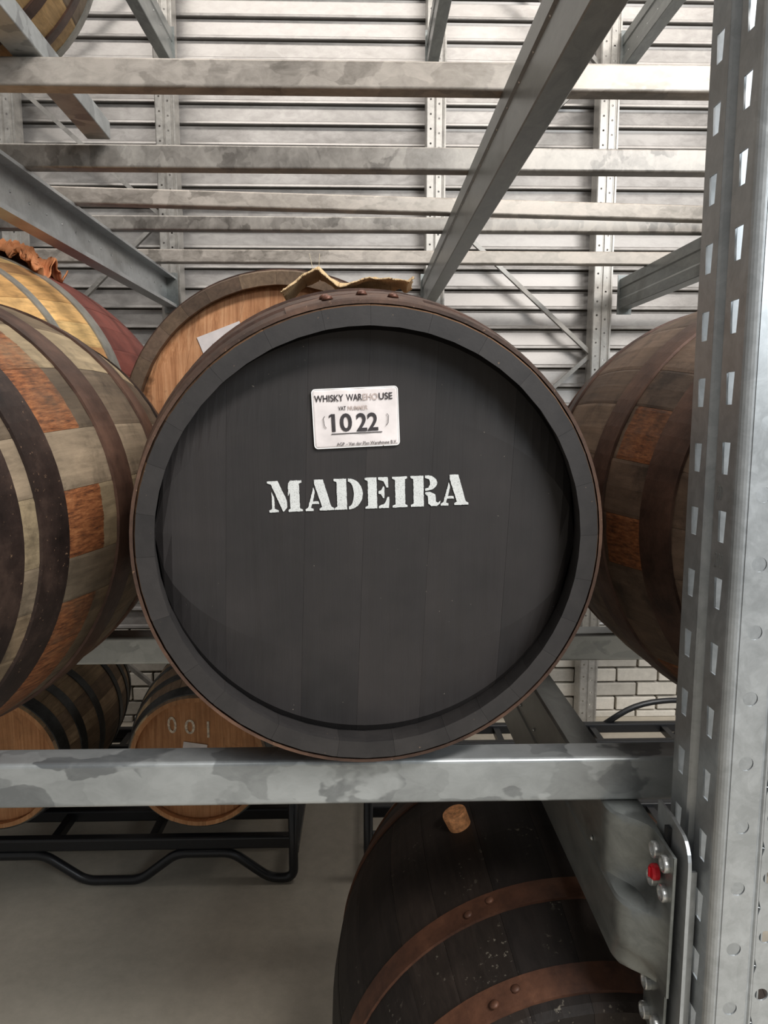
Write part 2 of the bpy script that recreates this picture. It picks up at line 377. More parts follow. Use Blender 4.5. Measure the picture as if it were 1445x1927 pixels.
# ---------------------------------------------------------------- barrels
def lerp_hoops(L, fr): return [(a * L, b * L) for a, b in fr]
STD = [(0.006, 0.052), (0.135, 0.180), (0.305, 0.352)]
def make_barrel(name, label, cat, X, y0, z, L, Rh, Rb, n, pal, hoop_mats, head='head_orange', th=0.028, group=None,
                stave='stave', hoops=None, tail=(0, 0), seed=1, rim=None, nboards=6, board_rot=0.0, boards=None, rust_p=0.45,
                rear_head=True, gap=0.00022, jit_=0.5, recess=0.0, rear_hoops=None):
    rnd = random.Random(seed)
    root = empty(name, (X, y0 + L / 2, z - Rb)); tag(root, label, cat, group)
    def r_at(s):
        return Rb - (Rb - Rh) * ((s - L / 2) / (L / 2)) ** 2
    ws = [rnd.uniform(0.72, 1.28) for _ in range(n)]; tot = sum(ws); a = rnd.uniform(0, 1)
    S = [0, 0.004, 0.012, 0.035, 0.07] + [0.07 + (L - 0.14) * i / 12 for i in range(1, 12)] + [L - 0.07, L - 0.035, L - 0.012, L - 0.004, L]
    for i in range(n):
        da = 2 * math.pi * ws[i] / tot; a0 = a + gap / Rh; a1 = a + da - gap / Rh; a += da
        v = []; f = []; fm = []
        e = 0.0012 * jit_; jit = rnd.uniform(-0.0008, 0.0008) * jit_; ej = rnd.uniform(-0.0008, 0.0008) * jit_
        U = [(a0, -e), (a0 + 0.06 * da, 0), ((a0 + a1) / 2, 0), (a1 - 0.06 * da, 0), (a1, -e)]
        for s in S:
            r = r_at(s) + jit
            edge = min(s, L - s)
            if edge < 0.012: r -= 0.003 * (1 - edge / 0.012)
            for u, d in U: v.append(((r + d) * math.cos(u), s - L / 2 + (ej if s == 0 else 0), Rb + (r + d) * math.sin(u)))
            ti = th * (1.0 if edge > 0.012 else (0.86 + 0.14 * edge / 0.012))
            for u, d in reversed(U): v.append(((r - ti) * math.cos(u), s - L / 2 + (ej if s == 0 else 0), Rb + (r - ti) * math.sin(u)))
        m = 10
        for j in range(len(S) - 1):
            for q in range(m):
                f.append((j * m + q, j * m + (q + 1) % m, (j + 1) * m + (q + 1) % m, (j + 1) * m + q)); fm.append(1 if 4 < q < 9 or (q in (4, 9) and S[j] < 0.03) else 0)
        f.append(tuple(range(m))); fm.append(1); f.append(tuple(range(len(v) - 1, len(v) - 1 - m, -1))); fm.append(0)
        o = ob('stave', v, f, [stave, rim or stave], root, smooth=False, fm=fm)
        c = srgb(rnd.choice(pal)); t = rnd.uniform(0.8, 1.2)
        o.color = (c[0] * t, c[1] * t, c[2] * t, 1.0 if rnd.random() < rust_p else 0.0)
    hp = hoops or lerp_hoops(L, STD)
    allh = [(s0, s1, i) for i, (s0, s1) in enumerate(hp)] + [(L - s1, L - s0, i) for i, (s0, s1) in enumerate(rear_hoops or hp)]
    hs = []
    for s0, s1, i in allh:
        N = 96; v = []; f = []
        pr_ = []
        ns = 4
        for j in range(ns + 1):
            s = s0 + (s1 - s0) * j / ns; pr_.append((s, r_at(s) + 0.0038))
        pr_ = [(s0, r_at(s0) - 0.0005)] + pr_ + [(s1, r_at(s1) - 0.0005)]
        for kx in range(N):
            aa = 2 * math.pi * kx / N
            for s, r in pr_: v.append((r * math.cos(aa), s - L / 2, Rb + r * math.sin(aa)))
        q = len(pr_)
        for kx in range(N):
            for j in range(q): f.append((kx * q + j, kx * q + (j + 1) % q, ((kx + 1) % N) * q + (j + 1) % q, ((kx + 1) % N) * q + j))
        o = ob('hoop', v, f, hoop_mats[i % len(hoop_mats)], root); hs.append((o, s0, s1))
    # heads made of boards
    for side in ((0,) if not rear_head else (0, 1)):
        rr = r_at(0.035) - th + 0.003
        cuts = boards if (boards and side == 0) else [-1 + 2 * (j / nboards) + (rnd.uniform(-0.05, 0.05) if 0 < j < nboards else 0) for j in range(nboards + 1)]
        if not boards or side: cuts = [c * rr for c in cuts]
        cuts[0] = -rr; cuts[-1] = rr
        for j in range(len(cuts) - 1):
            u0, u1 = cuts[j] + gap * 0.8, cuts[j + 1] - gap * 0.8; v = []; f = []
            nu = 9; T = [-1, -0.955, -0.6, 0, 0.6, 0.955, 1]
            dj = rnd.uniform(-0.0006, 0.0006) * jit_; cr, sr = math.cos(board_rot), math.sin(board_rot)
            for q in range(nu):
                u = u0 + (u1 - u0) * q / (nu - 1)
                for t in T:
                    hgt = math.sqrt(max(rr * rr - u * u, 1e-8)); ww = t * hgt; rho = math.hypot(u, ww)
                    d = max(0, (rho - rr * 0.955)) * 0.75 + dj + (0.0007 * jit_ if q in (0, nu - 1) else 0) + recess
                    x, zz = u * cr - ww * sr, u * sr + ww * cr
                    yy = 0.033 + d
                    v.append((x, (yy - L / 2) if side == 0 else (L / 2 - yy), Rb + zz))
            nt = len(T); nv = nu * nt
            for (x, y, zz) in v[:]: v.append((x, (0.058 - L / 2) if side == 0 else (L / 2 - 0.058), zz))
            for q in range(nu - 1):
                for t in range(nt - 1):
                    i0 = q * nt + t; f.append((i0, i0 + 1, i0 + nt + 1, i0 + nt)); f.append((nv + i0, nv + i0 + nt, nv + i0 + nt + 1, nv + i0 + 1))
            for t in range(nt - 1):
                f.append((t, nv + t, nv + t + 1, t + 1)); i0 = (nu - 1) * nt + t; f.append((i0, i0 + 1, nv + i0 + 1, nv + i0))
            for q in range(nu - 1):
                i0 = q * nt; f.append((i0, i0 + nt, nv + i0 + nt, nv + i0)); i0 = q * nt + nt - 1; f.append((i0, nv + i0, nv + i0 + nt, i0 + nt))
            o = ob('head_board', v, f, head, root)
            o.color = (1, 1, 1, 1)
    # tilt about the centre of the front head
    piv = Vector((0, -L / 2, Rb)); ax = math.atan2(tail[1], L); az = -math.atan2(tail[0], L)
    Rm = Matrix.Rotation(az, 4, 'Z') @ Matrix.Rotation(ax, 4, 'X')
    if ax or az:
        head_w = root.location + piv
        root.rotation_euler = Rm.to_euler(); root.location = head_w - (Rm @ piv)
    return root, hs, r_at

GREYB = [(120, 106, 88), (134, 120, 98), (104, 90, 74), (142, 126, 100), (112, 96, 76)]
# main black-headed hogshead
bcuts = [-0.28, -0.192, -0.088, -0.009, 0.080, 0.189, 0.28]
main, mh, mr = make_barrel('barrel', 'barrel with flat black painted head lettered MADEIRA, on the front galvanized beam', 'barrel',
    0.010, 0.95, -0.168, 0.85, 0.303, 0.350, 26, [(112, 84, 62), (96, 72, 54), (124, 94, 70), (84, 64, 50)], ['hoop_rust', 'hoop_brown', 'hoop_brown'],
    head='black', rim='rim', tail=(-0.05, 0.05), seed=11, boards=bcuts, board_rot=R(-2.0), th=0.0275, gap=0.00012, jit_=0.2, recess=0.010,
    hoops=[(0.002, 0.040), (0.075, 0.112), (0.25, 0.29)])
RBm = 0.350; Lm = 0.85
def on_head(x, zz, d=0.0):            # eye X,z on the head plane -> local coordinates of the main barrel
    return (x - 0.010, 0.0425 - Lm / 2 - d, zz + 0.168 + RBm)
# hoop lap with rivets on the top of the chime hoop
hp = mh[0][0]
for xx, s in ((-0.058, 0.028), (-0.012, 0.030), (-0.055, 0.012), (0.026, 0.013)):
    r = mr(s) + 0.006; a = math.asin(xx / r)
    MB().dome((r * math.sin(a), s - Lm / 2, RBm + r * math.cos(a)), (math.sin(a), 0, math.cos(a)), 0.0075, 0.006, 10).build('rivet', 'rust_rivet', hp, smooth=True)
v = []; f = []; NN = 16
for i in range(NN + 1):
    a = R(-20 + 32 * i / NN)
    for s, dr in ((0.003, 0.0035), (0.0035, 0.0062), (0.043, 0.0062), (0.0435, 0.0035)):
        s2 = s + 0.002 * math.sin(i * 1.7) * (1 if s > 0.02 else 0); r = mr(s2) + dr; v.append((r * math.sin(a), s2 - Lm / 2, RBm + r * math.cos(a)))
for i in range(NN):
    for j in range(4): f.append((i * 4 + j, i * 4 + (j + 1) % 4, (i + 1) * 4 + (j + 1) % 4, (i + 1) * 4 + j))
f += [(0, 1, 2, 3), tuple(NN * 4 + q for q in (3, 2, 1, 0))]
ob('hoop_lap', v, f, 'hoop_rust', hp)

# stencil letters, unit cap height
def arc(cx, cy, rx, ry, a0, a1, n=14): return [(cx + rx * math.cos(R(a0 + (a1 - a0) * i / n)), cy + ry * math.sin(R(a0 + (a1 - a0) * i / n))) for i in range(n + 1)]
STEM = lambda x, w_=0.40, rs=False: [(x, 1), (x + w_, 1)] + ([(x + w_, .94), (x + w_ - .07, .90), (x + w_ - .07, .10), (x + w_, .06)] if rs else []) + [(x + w_, 0), (x, 0), (x, .06), (x + .09, .10), (x + .09, .90), (x, .94)]
LET = {
 'M': [[(0, 1), (.34, 1), (.60, .36), (.60, .16), (.50, .02), (.46, .02), (.12, .90), (0, .94)],
       [(.13, .66), (.20, .48), (.21, .12), (.32, .06), (.32, 0), (.03, 0), (.03, .06), (.12, .11)],
       [(.66, .92), (.72, 1), (1.08, 1), (1.08, .94), (1.0, .90), (1.0, .10), (1.09, .06), (1.09, 0), (.64, 0), (.64, .06), (.70, .10), (.70, .62), (.64, .50)]],
 'A': [[(.30, 1), (.58, 1), (.82, .11), (.91, .06), (.91, 0), (.44, 0), (.44, .06), (.53, .11), (.30, .86)],
       [(0, 0), (.25, 0), (.25, .06), (.17, .10), (.21, .22), (.44, .22), (.42, .30), (.235, .30), (.31, .60), (.27, .76), (.08, .10), (0, .06)]],
 'D': [STEM(0, .40), arc(.46, .5, .46, .5, 90, -90) + arc(.46, .5, .17, .40, -90, 90)],
 'E': [STEM(0, .38), [(.43, 1), (.74, 1), (.75, .66), (.69, .66), (.60, .86), (.43, .93)],
       [(.43, .55), (.52, .58), (.58, .70), (.62, .70), (.62, .32), (.58, .32), (.52, .44), (.43, .47)],
       [(.43, 0), (.76, 0), (.78, .36), (.72, .36), (.62, .14), (.43, .07)]],
 'I': [STEM(0, .48, True)],
 'R': [STEM(0, .42), [(.47, 1)] + arc(.56, .76, .30, .24, 88, -88) + [(.47, .50), (.47, .57), (.58, .60)] + arc(.56, .76, .07, .14, -60, 60, 6) + [(.47, .93)],
       [(.47, .46), (.62, .46), (.80, .38), (.82, .14), (.88, .10), (.96, .16), (.95, .08), (.84, 0), (.66, 0), (.56, .08), (.55, .34), (.47, .40)]],
}
Sx = 0.0417
def tri_poly(poly):
    from mathutils.geometry import tessellate_polygon
    return tessellate_polygon([[Vector((x, y, 0)) for x, y in poly]])
ca, sa = math.cos(R(1.75)), math.sin(R(1.75))
lab = empty('stencilled_lettering', (0, 0, 0)); lab.location = on_head(-0.125, -0.132, 0.0006); lab.parent = main
lab['label'] = 'white stencilled word MADEIRA'
for ch, xo in zip('MADEIRA', (0, 1.18, 2.10, 3.09, 3.97, 4.56, 5.53)):
    v = []; f = []
    rr = random.Random(ord(ch))
    for poly in LET[ch]:
        fine = []
        for i, p in enumerate(poly):
            q = poly[(i + 1) % len(poly)]; dd = math.hypot(q[0] - p[0], q[1] - p[1]); kk = max(1, int(dd / 0.05))
            for t in range(kk):
                fine.append((p[0] + (q[0] - p[0]) * t / kk + rr.uniform(-1, 1) * .006, p[1] + (q[1] - p[1]) * t / kk + rr.uniform(-1, 1) * .006))
        n0 = len(v)
        for x, y in fine:
            X, Y = (x + xo) * Sx, y * Sx; v.append((X * ca - Y * sa, 0, X * sa + Y * ca))
        for t in tri_poly(fine): f.append(tuple(n0 + i for i in t))
    o = ob('letter', v, f, 'white', lab); solidify(o, 0.0006, 0)

# number card stapled above the lettering
def text_mesh(txt, size, mat, parent, name='lettering', xs=1.0, loc=(0, 0, 0), rot=(R(90), 0, 0), bold=0.0, ext=0.0002, align='LEFT', fit=None):
    cu = bpy.data.curves.new('t', 'FONT'); cu.body = txt; cu.size = size; cu.extrude = ext; cu.offset = bold; cu.align_x = align
    cu.resolution_u = 4
    t = bpy.data.objects.new('t', cu); C.objects.link(t); t.scale = (xs, 1, 1)
    bpy.context.view_layer.update(); dg = bpy.context.evaluated_depsgraph_get()
    me = bpy.data.meshes.new_from_object(t.evaluated_get(dg)); bpy.data.objects.remove(t)
    for vv in me.vertices: vv.co.x *= xs
    if fit:      # scale the lettering to a width and cap height, lower left corner at the origin
        X = [v_.co.x for v_ in me.vertices]; Y = [v_.co.y for v_ in me.vertices]
        fx, fy = fit[0] / (max(X) - min(X)), fit[1] / (max(Y) - min(Y)); mx, my = min(X), min(Y)
        for v_ in me.vertices: v_.co.x = (v_.co.x - mx) * fx; v_.co.y = (v_.co.y - my) * fy
    me.materials.clear(); me.materials.append(MAT[mat])
    o = bpy.data.objects.new(name, me); C.objects.link(o); o.parent = parent; o.location = loc; o.rotation_euler = rot
    return o
CW, CH = 0.1125, 0.0775
p = rrect(-CW / 2, CW / 2, -CH / 2, CH / 2, 0.005, 5)
nu, nv_ = 30, 20
v = []; f = []
for j in range(nv_ + 1):
    for i in range(nu + 1):
        x = -CW / 2 + CW * i / nu; zz = -CH / 2 + CH * j / nv_
        ax_, az_ = abs(x) - (CW / 2 - 0.005), abs(zz) - (CH / 2 - 0.005)
        if ax_ > 0 and az_ > 0:
            d = math.hypot(ax_, az_)
            if d > 0.005:
                x = math.copysign(CW / 2 - 0.005 + ax_ * 0.005 / d, x); zz = math.copysign(CH / 2 - 0.005 + az_ * 0.005 / d, zz)
        b = 0.0012 * noise.noise(Vector((x * 55, zz * 40, 3.1)))
        v.append((x, -0.0016 + b * (1 - (2 * abs(x) / CW) ** 6), zz))
for j in range(nv_):
    for i in range(nu): a = j * (nu + 1) + i; f.append((a, a + 1, a + nu + 2, a + nu + 1))
card = ob('number_card', v, f, 'white_card', main, on_head(-0.0088, -0.0065, 0.0005), smooth=True); solidify(card, 0.0005, 1)
card['label'] = 'white stapled card printed 1022'
card.rotation_euler = (0, R(-2.7), 0)
TY = -0.0032
for tx, xa, xb, zc, hh, mt, bo_ in (('WHISKY', -0.0529, -0.0150, 0.0262, 0.0088, 'ink', 0.018), ('WAR', -0.0118, 0.0093, 0.0262, 0.0088, 'ink', 0.018), ('EHO', 0.0102, 0.0295, 0.0262, 0.0086, 'ink_glare', 0.015),
        ('USE', 0.0308, 0.0486, 0.0262, 0.0088, 'ink', 0.018), ('VAT', -0.0225, -0.0124, 0.0127, 0.0054, 'ink', 0.012), ('NUMMER', -0.0100, 0.0160, 0.0127, 0.0054, 'ink_glare', 0.015),
        ('10', -0.0320, -0.0055, -0.0057, 0.0237, 'ink', 0.022), ('22', 0.0002, 0.0285, -0.0062, 0.0237, 'ink', 0.022), ('AGP – Van der Ples Warehouse B.V.', -0.0266, 0.0522, -0.0337, 0.0044, 'ink', 0.006)):
    text_mesh(tx, 1.0, mt, card, loc=(xa, TY, zc - hh / 2), bold=bo_, ext=0.0, fit=(xb - xa, hh))
ob('lettering', [(-0.0316, TY, 0.0062), (-0.0352, TY, 0.0040), (-0.0352, TY, 0.0012), (-0.0316, TY, 0.0030)], [(0, 1, 2, 3)], 'ink', card)
MB().box(-0.0330, 0.0335, TY - 0.0002, TY + 0.0002, -0.0205, -0.0195).build('underline', 'ink', card)
b_ = MB()
for sx in (-1, 1):
    st = MB().tube([(sx * 0.040 - 0.001 * sx, TY - 0.0004, -0.012), (sx * 0.0415, TY - 0.0008, -0.009), (sx * 0.0425, TY - 0.001, 0.001), (sx * 0.0405, TY - 0.0004, 0.0035)], 0.0004, 6).build('staple', 'staple', card)
bd = MB()
outer = rrect(-CW / 2, CW / 2, -CH / 2, CH / 2, 0.005, 5); inner = rrect(-CW / 2 + .0012, CW / 2 - .0012, -CH / 2 + .0012, CH / 2 - .0012, 0.004, 5)
n = len(outer); vv = [(x, TY + 0.0006, zz) for x, zz in outer] + [(x, TY + 0.0006, zz) for x, zz in inner]
ob('card_border', vv, [(i, (i + 1) % n, (i + 1) % n + n, i + n) for i in range(n)], 'edge', card)

# neighbours on the front row
make_barrel('barrel', 'weathered grey-brown barrel with orange rust patches, left of the black-headed barrel', 'barrel',
    -0.752, 0.86, -0.160, 0.93, 0.305, 0.368, 26, GREYB, ['hoop_black', 'hoop_black', 'hoop_brown'], head='head_grey', stave='stave_rust', seed=22,
    hoops=[(0.002, 0.070), (0.105, 0.165), (0.315, 0.385)], rust_p=0.5)
make_barrel('barrel', 'dark brown barrel partly hidden by the galvanized rack post at right', 'barrel',
    0.733, 0.962, -0.157, 0.77, 0.305, 0.366, 26, [(112, 94, 78), (122, 102, 84), (98, 80, 66), (104, 86, 72)], ['hoop_brown', 'hoop_brown'], head='head_grey', stave='stave_rust_r', seed=33,
    hoops=[(0.030, 0.095), (0.205, 0.262)], rust_p=0.45)
# upper level, top left corner
make_barrel('barrel', 'pale grey and tan barrel on the upper level, cut by the top left corner', 'barrel',
    -0.905, 1.05, 1.035, 0.80, 0.305, 0.366, 24, [(150, 136, 116), (170, 140, 98), (132, 116, 98), (158, 146, 130)], ['hoop_grey', 'hoop_brown', 'hoop_brown'], head='head_grey', seed=44)
# butts on the rear row
bc, bch, bcr = make_barrel('barrel', 'large barrel with bare orange oak head and grey-brown rim, behind the black-headed barrel', 'barrel',
    -0.196, 1.84, -0.056, 1.20, 0.397, 0.450, 32, [(110, 90, 72), (96, 78, 64), (124, 104, 84)], ['hoop_brown', 'hoop_brown', 'hoop_brown'], head='head_orange', seed=55, th=0.036, nboards=8, board_rot=R(-14),
    hoops=[(0.03, 0.075), (0.17, 0.22), (0.36, 0.41)])
make_barrel('barrel', 'large yellow-brown barrel with pale grey hoops and dark red end, at far left', 'barrel',
    -1.178, 1.80, -0.008, 1.20, 0.412, 0.479, 34, [(206, 164, 106), (192, 148, 92), (212, 176, 118), (184, 138, 90)], ['hoop_grey', 'hoop_grey', 'hoop_grey'], head='head_red', stave='stave_redend', seed=66, th=0.034,
    hoops=[(0.165, 0.198), (0.40, 0.462)], rear_hoops=[(0.002, 0.03)])
# dark butt on the floor below the rack
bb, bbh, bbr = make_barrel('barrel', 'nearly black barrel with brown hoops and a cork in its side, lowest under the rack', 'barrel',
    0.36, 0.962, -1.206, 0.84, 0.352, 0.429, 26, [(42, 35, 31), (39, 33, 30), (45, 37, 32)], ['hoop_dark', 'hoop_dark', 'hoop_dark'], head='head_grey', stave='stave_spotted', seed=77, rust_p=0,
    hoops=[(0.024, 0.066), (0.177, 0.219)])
dv = Vector((0.1776 - 0.36, 0, -0.79 + 1.206)).normalized()
for o_, s0, s1 in bbh[0:2]:
    s = (s0 + s1) / 2
    for da in (-0.10, 0.0):
        aa = R(117) + da; r = bbr(s) + 0.004
        MB().dome((r * math.cos(aa), s - 0.42 + (0.006 if da else -0.006), 0.429 + r * math.sin(aa)), (math.cos(aa), 0, math.sin(aa)), 0.0085, 0.005, 10).build('rivet', 'hoop_dark', o_, smooth=True)
cork = MB(); cn = dv
cc = Vector((0, 0.005, 0.429)) + dv * 0.425
cork.lathe([(0.023, 0), (0.025, 0.03), (0.024, 0.034)], cc, cn, 24)
ck = cork.build('bung', 'cork', bb, smooth=False); ck['label'] = 'pale cork bung'

# small casks lying on the black cradle
def cask(label, X, chalk, seed):
    r, h, ra = make_barrel('cask', label, 'cask', X, 2.47, -1.203, 0.80, 0.238, 0.292, 22, [(166, 142, 114), (150, 126, 102), (178, 152, 118), (140, 118, 96)], ['hoop_steel', 'hoop_steel', 'hoop_steel'],
        head='head_cask', seed=seed, th=0.018, rim='head_cask', group=None, hoops=[(0.012, 0.062), (0.13, 0.17), (0.27, 0.31)])
    return r
ck1 = cask('small cask with orange-brown head chalked 001, lying in the black tube cradle', -0.585, '001', 81)
ck2 = cask('small cask in the black cradle, left of the one chalked 001', -1.30, None, 82)
text_mesh('0', 0.085, 'chalk', ck1, name='chalk_number', xs=0.8, loc=(-0.105, 0.0305 - 0.40, 0.292 + 0.095), rot=(R(90), R(-4), 0), bold=0.0007)
text_mesh('0', 0.075, 'chalk', ck1, name='chalk_number', xs=1.05, loc=(-0.048, 0.0305 - 0.40, 0.292 + 0.092), rot=(R(90), 0, 0), bold=0.0005)
text_mesh('1', 0.085, 'chalk', ck1, name='chalk_number', xs=0.8, loc=(0.018, 0.0305 - 0.40, 0.292 + 0.078), rot=(R(90), 0, 0), bold=0.0007)
lb = MB().box(-0.042, 0.042, -0.0005, 0.0005, -0.03, 0.03).build('cask_label', 'white_card', ck1, (-0.015, 0.0295 - 0.40, 0.292 + 0.028)); lb.rotation_euler = (0, R(9), 0); lb['label'] = 'small white paper label'
text_mesh('001', 0.012, 'ink', lb, loc=(-0.02, -0.0009, 0.0), xs=1)
# paper card on the orange oak head
c2 = MB().box(-0.056, 0.056, -0.0006, 0.0006, -0.039, 0.039).build('number_card', 'white_card', bc, (-0.32 + 0.196 - 0.022, 0.0325 - 0.60 - 0.001, 0.452 + 0.058 + 0.165)); c2.rotation_euler = (0, R(-21), 0)
c2['label'] = 'white number card on the oak head'
text_mesh('N01', 0.022, 'ink', c2, loc=(-0.028, -0.0010, -0.004), xs=0.95, bold=0.0003)

# ---------------------------------------------------------------- burlap cloths under the bungs
def cloth(label, path, w0, mat, seed, thick=0.0022, height=0.012, fr=1.0):
    """path: centre line (x, y, z) of a ragged strip, w0 half width along Y"""
    v = []; f = []; nu, nv = 90, 22
    for i in range(nu + 1):
        t = i / nu * (len(path) - 1); k = min(int(t), len(path) - 2); q = t - k; q2 = q * q * (3 - 2 * q)
        P = Vector(path[k]).lerp(Vector(path[k + 1]), q2)
        for j in range(nv + 1):
            s = -1 + 2 * j / nv; X = P.x * 22 * fr; Y = s * w0 * 22 * fr
            n1 = 1 - 2 * abs(noise.noise(Vector((X, Y, seed)))); n2 = noise.noise(Vector((X * 2.3, Y * 2.3, seed + 9)))
            rag = 1 + 0.20 * noise.noise(Vector((i * 0.8, seed, 5)))
            ex = 0.006 * noise.noise(Vector((j * 1.3, seed, i // (nu // 2 + 1)))) if i in (0, nu) else 0
            v.append((P.x + 0.35 * height * n2 + ex, P.y + s * w0 * rag, P.z + height * (n1 - 0.45) + 0.45 * height * n2 - w0 * 0.12 * s * s))
    for i in range(nu):
        for j in range(nv): a = i * (nv + 1) + j; f.append((a, a + 1, a + nv + 2, a + nv + 1))
    c0 = Vector(path[len(path) // 2])
    o = ob('burlap_cloth', [Vector(p_) - c0 for p_ in v], f, mat, None, tuple(c0), smooth=True); solidify(o, thick, 0)
    tag(o, label, 'cloth'); return o
cl = cloth('tan burlap cloth lying on top of the black-headed barrel', [(-0.135, 1.30, 0.199), (-0.10, 1.30, 0.226), (-0.075, 1.30, 0.238), (-0.04, 1.30, 0.216), (0.0, 1.30, 0.221), (0.045, 1.30, 0.222), (0.075, 1.30, 0.219), (0.082, 1.30, 0.225)], 0.05, 'burlap', 2.3, height=0.007)
th_ = MB()
for x, dx in ((-0.083, -0.003), (-0.074, 0.001)): th_.tube([(x, 1.27, 0.232), (x + dx, 1.27, 0.248), (x + dx * 2, 1.27, 0.262)], 0.0005, 5)
t_ = th_.build('loose_thread', 'burlap_w', None); fixloc(t_, (0, 0, 0)); t_.parent = cl; t_.location = (-cl.location.x, -cl.location.y, -cl.location.z + EYE)
t_.matrix_parent_inverse = Matrix.Identity(4)
cloth('orange burlap cloth crumpled on the large yellow-brown barrel', [(-1.32, 2.38, 0.462), (-1.20, 2.38, 0.478), (-1.12, 2.36, 0.492), (-1.04, 2.34, 0.484), (-0.99, 2.32, 0.462), (-0.95, 2.30, 0.447), (-0.915, 2.28, 0.418)], 0.11, 'burlap_o', 7.7, height=0.042, thick=0.004, fr=0.8)
cloth('cream cloth scrap on top of the rust-patched barrel at left', [(-0.86, 1.30, 0.205), (-0.78, 1.30, 0.222), (-0.70, 1.30, 0.214), (-0.655, 1.28, 0.202)], 0.05, 'burlap_w', 9.1, height=0.008)

# ---------------------------------------------------------------- cross beams (box sections across the rack)
def cross_beam(label, y, zb, mat, h=0.062, d=0.045, x0=-1.95, x1=1.95, slope=0.0, group=None):
    cy = y + d / 2
    o = MB().extrude(rrect(-d / 2, d / 2, 0, h, 0.006, 4), 0, x0, x1).build('cross_beam', mat, None, (0, cy, zb))
    o.rotation_euler = (0, 0, slope); tag(o, label, 'beam', group); return o
cross_beam('front galvanized cross beam under the black-headed barrel, nearest the camera', 1.0, -0.5535, 'beam', 0.0665, 0.052, -1.7, 1.95)
cross_beam('galvanized cross beam carrying the rear end of the black-headed barrel', 1.60, -0.5495, 'beam', 0.0625, 0.062)
cross_beam('lower cross beam under the front end of the oak-headed barrel', 2.13, -0.5495, 'beam')
cross_beam('lower cross beam under the rear end of the oak-headed barrel', 2.86, -0.5495, 'beam')
cross_beam('widest overhead cross beam, topmost across the picture', 1.60, 0.650, 'beam_warmlit', 0.0555, 0.042)
cross_beam('second overhead cross beam from the top, blotchy and darkened at right', 2.10, 0.650, 'beam_dark', 0.0605, 0.045)
cross_beam('third overhead cross beam from the top, set at a slant', 2.51, 0.650, 'beam_warmlit', 0.0500, 0.042, slope=R(4.4))
cross_beam('fourth overhead cross beam from the top, dark-streaked at right', 2.775, 0.650, 'beam_dark', 0.0500, 0.042)
cross_beam('fifth and farthest overhead cross beam, just above the oak-headed barrel', 3.35, 0.650, 'beam_warmlit', 0.0560, 0.045)
# loose chock bar lying on the overhead beams beside the top left barrel
ch_ = MB().extrude(rrect(-0.030, 0.030, 0, 0.045, 0.003, 3), 1, -0.60, 0.45).build('chock_bar', 'beam', None, (-0.672, 1.62, 0.7105))
ch_.rotation_euler = (0, 0, R(2.2)); tag(ch_, 'short galvanized bar lying over the overhead beams beside the top left barrel', 'bar')

# ---------------------------------------------------------------- pallet beams running away from the camera
def pallet_beam(label, xv, z0, z1, y0, y1, side, w_=0.05, rz=(0.105,), ch=False):
    """xv: X of the visible side; side=+1 body extends to +X (left side seen), -1 to -X (right side seen)"""
    h = z1 - z0; s = side
    root = empty('pallet_beam', (xv + s * w_ / 2, (y0 + y1) / 2, z0)); tag(root, label, 'beam')
    x = lambda a: s * (a - w_ / 2)
    if ch:    # open channel, web set back behind the lips
        t = 0.003
        P = [(x(0), h), (x(w_), h), (x(w_), 0), (x(0), 0), (x(0), 0.014), (x(0.003), 0.014), (x(0.003), 0.004), (x(w_ - 0.006), 0.004), (x(w_ - 0.006), h - 0.004), (x(0.003), h - 0.004), (x(0.003), h - 0.010), (x(0), h - 0.010)]
        rx = w_ - 0.006
    else:
        P = [(x(0.002), h), (x(w_ - .002), h), (x(w_), h - .002), (x(w_), 0.002), (x(w_ - .002), 0), (x(.002), 0), (x(0), .003),
             (x(0), h * 0.30), (x(.005), h * 0.36), (x(.005), h * 0.66), (x(0), h * 0.70), (x(0), h - .002)]
        rx = 0.005
    MB().extrude(P, 1, y0 - (y0 + y1) / 2, y1 - (y0 + y1) / 2).build('beam_section', 'post' if ch else 'pallet', root)  # paler zinc on the channel: light on its open side is in the colour
    rv = MB(); y = y0 + 0.06; i = 0
    while y < y1 - 0.03:
        for zz in rz: rv.dome((x(rx), y - (y0 + y1) / 2 + (0.0 if zz == rz[0] else 0.01), zz), (-s, 0, 0), 0.0042, 0.003, 6)
        y += 0.115
    r_ = rv.build('rivets', 'rivet_m', root, smooth=True); r_['kind'] = 'stuff'
    for ye, sg in ((y1, 1), (y0, -1)):
        if ye > 1.0: MB().box(-w_ / 2 - 0.008, w_ / 2 + 0.008, ye - (y0 + y1) / 2 - 0.002, ye - (y0 + y1) / 2 + 0.004, -0.025, h + 0.02).build('end_plate', 'pallet', root)
    return root
YE = 3.705
pallet_beam('pallet beam receding from the left edge above the barrels, open channel with two rivet rows', -0.898, 0.508, 0.650, 0.90, YE, -1, 0.052, (0.082, 0.026), True)
pallet_beam('big dark pallet beam sloping down from the top right towards the black-headed barrel', 0.283, 0.508, 0.650, 0.93, YE, 1, 0.048, (0.097,))
pallet_beam('grey pallet beam behind the rack post, above the dark brown barrel at right', 1.245, 0.508, 0.650, 0.93, YE, 1, 0.055, (0.04,))
pallet_beam('pallet beam at the top left, ending at the rear post near the picture top', -0.875, 1.600, 1.745, 0.93, YE, -1, 0.05, (0.085, 0.03))
pallet_beam('pallet beam at the top centre, steep stub above the overhead cross beam', 0.298, 1.600, 1.745, 0.93, YE, 1, 0.05, (0.097,))
pallet_beam('pallet beam at the top right, meeting the rear post above the overhead cross beam', 1.215, 1.610, 1.755, 0.93, YE, 1, 0.055, (0.05,))
pallet_beam('low pallet beam hidden behind the rust-patched barrel, under the cross beams', -0.90, -0.70, -0.554, 0.93, YE, -1, 0.05, (0.1,), True)
